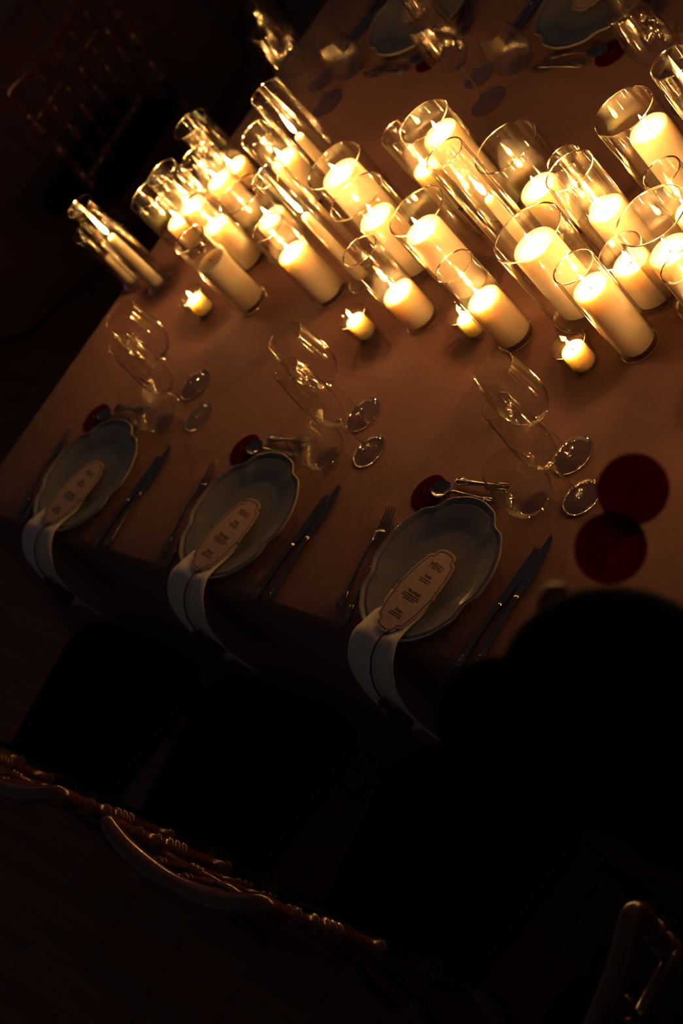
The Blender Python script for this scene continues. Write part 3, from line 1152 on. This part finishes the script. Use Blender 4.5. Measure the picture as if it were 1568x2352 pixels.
    for i in range(4):
        x = (-1.5 + i) * .075
        sp = MB()
        yb = -.271 + (abs(x) / .145) ** 2 * .011
        sp.rod((x, -.235, .788), (x, yb, .878), [(0, .0055), (.3, .0065)] + rings(.5, 2, .10, .0065, .0095) + [(.8, .0065), (1, .0055)], 10)
        obj('spindle', sp.build('short_spindle'), M['mahogany'], t)
    return t


chair0 = make_chair()
CH = [(.375, -.222, 0, 'dark spindle chair at the leftmost near place'),
      (.880, -.222, .02, 'dark spindle chair at the middle near place'),
      (1.450, -.222, 0, 'dark spindle chair closest to the camera, black seat'),
      (1.985, -.475, pi / 2, 'dark spindle chair turned sideways beside the person'),
      (-1.12, 1.22, pi / 2 + .1, 'dark blurred chair at the neighbouring round table'),
      (-1.45, 2.30, pi / 2 - .6, 'second blurred chair at the neighbouring round table')]
for i, (x, y, rz, lb) in enumerate(CH):
    o = chair0 if i == 0 else copy_tree(chair0)
    o.location = (x, y, 0)
    o.rotation_euler = (0, 0, rz)
    o['label'] = lb

# ------------------------------------------------------------------ neighbouring round table with pale cloth
NC = (-2.42, 1.50, 0.85)
NP = 120


def round_out(u):
    a = 2 * pi * u / NP
    return NC[0] + NC[2] * cos(a), NC[1] + NC[2] * sin(a), cos(a), sin(a)


rows = [(-0.006, TZ), (-0.001, TZ - .002), (0.001, TZ - .010)] + [(0.003, TZ - .01 - .06 * i) for i in range(1, 12)] + [(0.004, .02)]
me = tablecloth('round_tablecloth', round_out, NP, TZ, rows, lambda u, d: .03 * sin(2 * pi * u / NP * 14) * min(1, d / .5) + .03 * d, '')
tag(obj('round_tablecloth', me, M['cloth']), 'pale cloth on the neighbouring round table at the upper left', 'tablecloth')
t = thing('round_table', 'round table under the pale cloth at the upper left', 'table', (NC[0], NC[1], 0))
obj('table_top', MB().lathe([(0, TZ - .035), (NC[2] - .02, TZ - .035), (NC[2] - .015, TZ - .006), (0, TZ - .006)], 64).build('round_top'), M['oak'], t)
obj('pedestal', MB().lathe([(0, 0), (.3, 0), (.28, .03), (.06, .06), (.05, .68), (.2, TZ - .035), (0, TZ - .035)], 32).build('pedestal'), M['oak'], t)


# ================================================================== PERSON IN BLACK, holding name discs
def remesh(o, vox, smooth=6):
    r = o.modifiers.new('remesh', 'REMESH')
    r.mode = 'VOXEL'
    r.voxel_size = vox
    r.use_smooth_shade = True
    s = o.modifiers.new('smooth', 'SMOOTH')
    s.iterations = smooth
    s.factor = 0.5
    return o


def person():
    PX, PYY = 3.140, -.300
    yaw = math.atan2(.03, -1.0) - pi / 2          # local +y looks along the table, bending forward
    t = thing('person', 'person in black holding round maroon cards, seen from behind', 'person', (PX, PYY, 0), yaw)
    inv = (Matrix.Translation((PX, PYY, 0)) @ Matrix.Rotation(yaw, 4, 'Z')).inverted()

    def loc(x, y, z):
        return inv @ Vector((x, y, z))
    head = loc(2.712, -.282, 1.585)
    disc = loc(2.462, -.078, 1.452)
    hand = loc(2.4864, -.2081, 1.3622)            # right wrist, just below the discs
    hl = Vector((-.165, .440, 1.090))
    NB = Vector((0, .295, 1.415))
    TORSO = [(0, -.060, .86), (0, -.050, .95), (0, .010, 1.06), (0, .110, 1.19), (0, .195, 1.305), (0, .255, 1.375), NB]
    b = MB()
    # torso leaning forward, neck and head
    b.tube(TORSO, [(.085, .135), (.100, .160), (.090, .132), (.098, .145), (.100, .165), (.075, .150), (.05, .07)], 20)
    b.tube([NB - Vector((0, .02, .03)), NB.lerp(head, .5) + Vector((0, -.012, -.005)), head + Vector((0, -.01, -.03))], [.054, .050, .052], 16)
    b.ellipsoid(head, (.074, .092, .112), 28, 18)
    b.ellipsoid(head + Vector((0, .035, -.055)), (.054, .055, .058), 20, 12)
    b.ellipsoid(head + Vector((0, .098, -.018)), (.010, .016, .022), 12, 8)          # nose
    for s in (-1, 1):
        b.ellipsoid(head + Vector((s * .075, -.005, -.012)), (.009, .018, .030), 12, 8)   # ears
        b.ellipsoid(head + Vector((s * .032, .070, .016)), (.022, .018, .008), 12, 8)   # brows
    # legs
    for s in (-1, 1):
        b.tube([(s * .085, -.05, .90), (s * .092, -.02, .72), (s * .092, 0, .50), (s * .092, -.012, .36), (s * .09, -.02, .20), (s * .09, -.02, .09), (s * .09, -.01, .04)],
               [.088, .080, .058, .056, .046, .036, .034], 16)
        b.tube([(s * .09, -.06, .035), (s * .092, .02, .04), (s * .097, .09, .028), (s * .10, .13, .022)], [.030, .036, .032, .018], 14)
    # arms bent at the elbow, hands up in front
    arms = []
    cam_dir = (loc(*CAM_LOC) - disc).normalized()
    for s, h in ((1, hand), (-1, hl)):
        sh = Vector((s * .175, .235, 1.355))
        el = Vector((.185, .430, 1.185)) if s > 0 else Vector((-.265, .270, 1.110))
        b.tube([sh - Vector((s * .07, 0, -.005)), sh, sh.lerp(el, .5), el], [.052, .054, .045, .038], 16)
        b.tube([el, el.lerp(h, .4), el.lerp(h, .85), h], [.039, .037, .027, .024], 16)
        d = (disc - h).normalized() if s > 0 else (h - el).normalized()
        nrm = (cam_dir - d * cam_dir.dot(d)).normalized() if s > 0 else Vector((0, .3, -.95)).normalized()
        nrm = (nrm - d * nrm.dot(d)).normalized()
        side = d.cross(nrm) * s
        b.tube([h - d * .005, h + d * .03, h + d * .065], [.024, .027, .024], 14)
        for o2 in (-.022, .022):
            b.tube([h + d * .008, h + d * .035 + side * o2, h + d * .066 + side * o2], [.016, .014, .012], 10)
        arms.append((h, el, sh, s))
        for k, (off, L) in enumerate(((.028, .060), (.010, .070), (-.009, .066), (-.027, .052))):
            p0 = h + d * .058 + side * off
            p1 = p0 + d * L * .45 + nrm * .004
            p2 = p1 + d * L * .28 + nrm * .014
            p3 = p2 + d * L * .15 + nrm * .018
            b.tube([p0, p1, p2, p3], [.0092, .0086, .0080, .0065], 10)
        p0 = h + d * .012 + side * (-.026)
        b.tube([p0, p0 - side * .022 + d * .022 + nrm * .012, p0 - side * .022 + d * .048 + nrm * .024, p0 - side * .014 + d * .068 + nrm * .030], [.013, .0105, .0095, .007], 10)
    body = obj('body', b.build('body'), M['skin'], t)
    remesh(body, .0055, 4)
    # face details
    for s in (-1, 1):
        e = MB().ellipsoid(head + Vector((s * .031, .0795, -.002)), (.011, .010, .0065), 14, 10)
        obj('eye', e.build('eye'), M['eye'], t)
    lp = MB().ellipsoid(head + Vector((0, .088, -.062)), (.021, .008, .007), 16, 10)
    obj('mouth', lp.build('mouth'), M['lip'], t)
    # black top with sleeves
    c = MB()
    c.tube([(0, -.060, .80)] + TORSO[1:-1] + [NB - Vector((0, .006, .010))],
           [(.112, .170), (.116, .176), (.104, .148), (.112, .160), (.115, .180), (.092, .165), (.064, .085)], 24)
    for (h, el, sh, s) in arms:
        c.tube([sh - Vector((s * .07, 0, -.005)), sh, sh.lerp(el, .5), el, el.lerp(h, .4), el.lerp(h, .88)], [.064, .067, .058, .052, .049, .038], 16)
    remesh(obj('black_top', c.build('black_top'), M['black'], t), .007, 5)
    q = MB()
    for s in (-1, 1):
        q.tube([(s * .07, -.05, .93), (s * .09, -.03, .80), (s * .095, -.005, .62), (s * .095, 0, .48), (s * .093, -.01, .30), (s * .092, -.012, .10)], [.112, .104, .082, .070, .066, .064], 18)
    remesh(obj('black_trousers', q.build('black_trousers'), M['black'], t), .008, 4)
    for s in (-1, 1):
        sh_ = MB().tube([(s * .09, -.082, .030), (s * .092, -.04, .045), (s * .094, .03, .050), (s * .099, .10, .034), (s * .102, .150, .024)], [(.028, .030), (.042, .038), (.046, .042), (.032, .044), (.018, .026)], 16)
        for v in sh_.v:
            v.z = max(v.z, 0.002)
        obj('shoe', sh_.build('shoe'), M['shoe'], t)
    # dark hair with a side bun
    hr = MB()
    hr.ellipsoid(head + Vector((0, -.018, .022)), (.094, .100, .108), 28, 18)
    hr.ellipsoid(head + Vector((0, -.050, -.040)), (.086, .062, .090), 24, 14)
    hair = remesh(obj('hair', hr.build('hair'), M['hair'], t), .006, 4)
    return t, loc, head, hair


P, ploc, phead, phair = person()
# bun on the crown and red ribbon
bun_w = Vector((2.665, -.335, 1.665))
bun = MB().ellipsoid(ploc(*bun_w), (.046, .046, .040), 22, 14)
obj('hair_bun', bun.build('hair_bun'), M['hair'], phair)
bw = MB()
rc = ploc(2.612, -.238, 1.625)
for s in (-1, 1):
    bw.tube([rc, rc + Vector((s * .012, -.006, .008)), rc + Vector((s * .026, -.008, .010)), rc + Vector((s * .034, -.008, .006))], [(.003, .004), (.005, .010), (.006, .015), (.004, .012)], 12)
    bw.tube([rc, rc + Vector((s * .008, -.016, -.012)), rc + Vector((s * .012, -.028, -.030))], [(.002, .004), (.0015, .006), (.001, .007)], 8)
bw.ellipsoid(rc, (.008, .008, .008), 12, 8)
obj('hair_ribbon', bw.build('hair_ribbon'), M['ribbon'], phair)


def held_disc(center, label, tilt):
    # faces the reader behind it, leaning back
    n = (CAM_LOC - Vector(center)).normalized()
    rot = n.to_track_quat('Z', 'Y').to_euler()
    d = thing('name_disc', label, 'place card', center, 0, 'maroon name discs')
    d.rotation_euler = rot
    d.rotation_euler.rotate_axis('X', tilt)
    obj('paper', DISC, M['paper_red'], d)
    obj('script', SCRIPT, M['maroon_ink'], d)


held_disc((2.462, -.078, 1.452), 'maroon name disc held by the person, lower and nearer one', .25)
held_disc((2.450, -.014, 1.455), 'maroon name disc held by the person, upper one', .2)
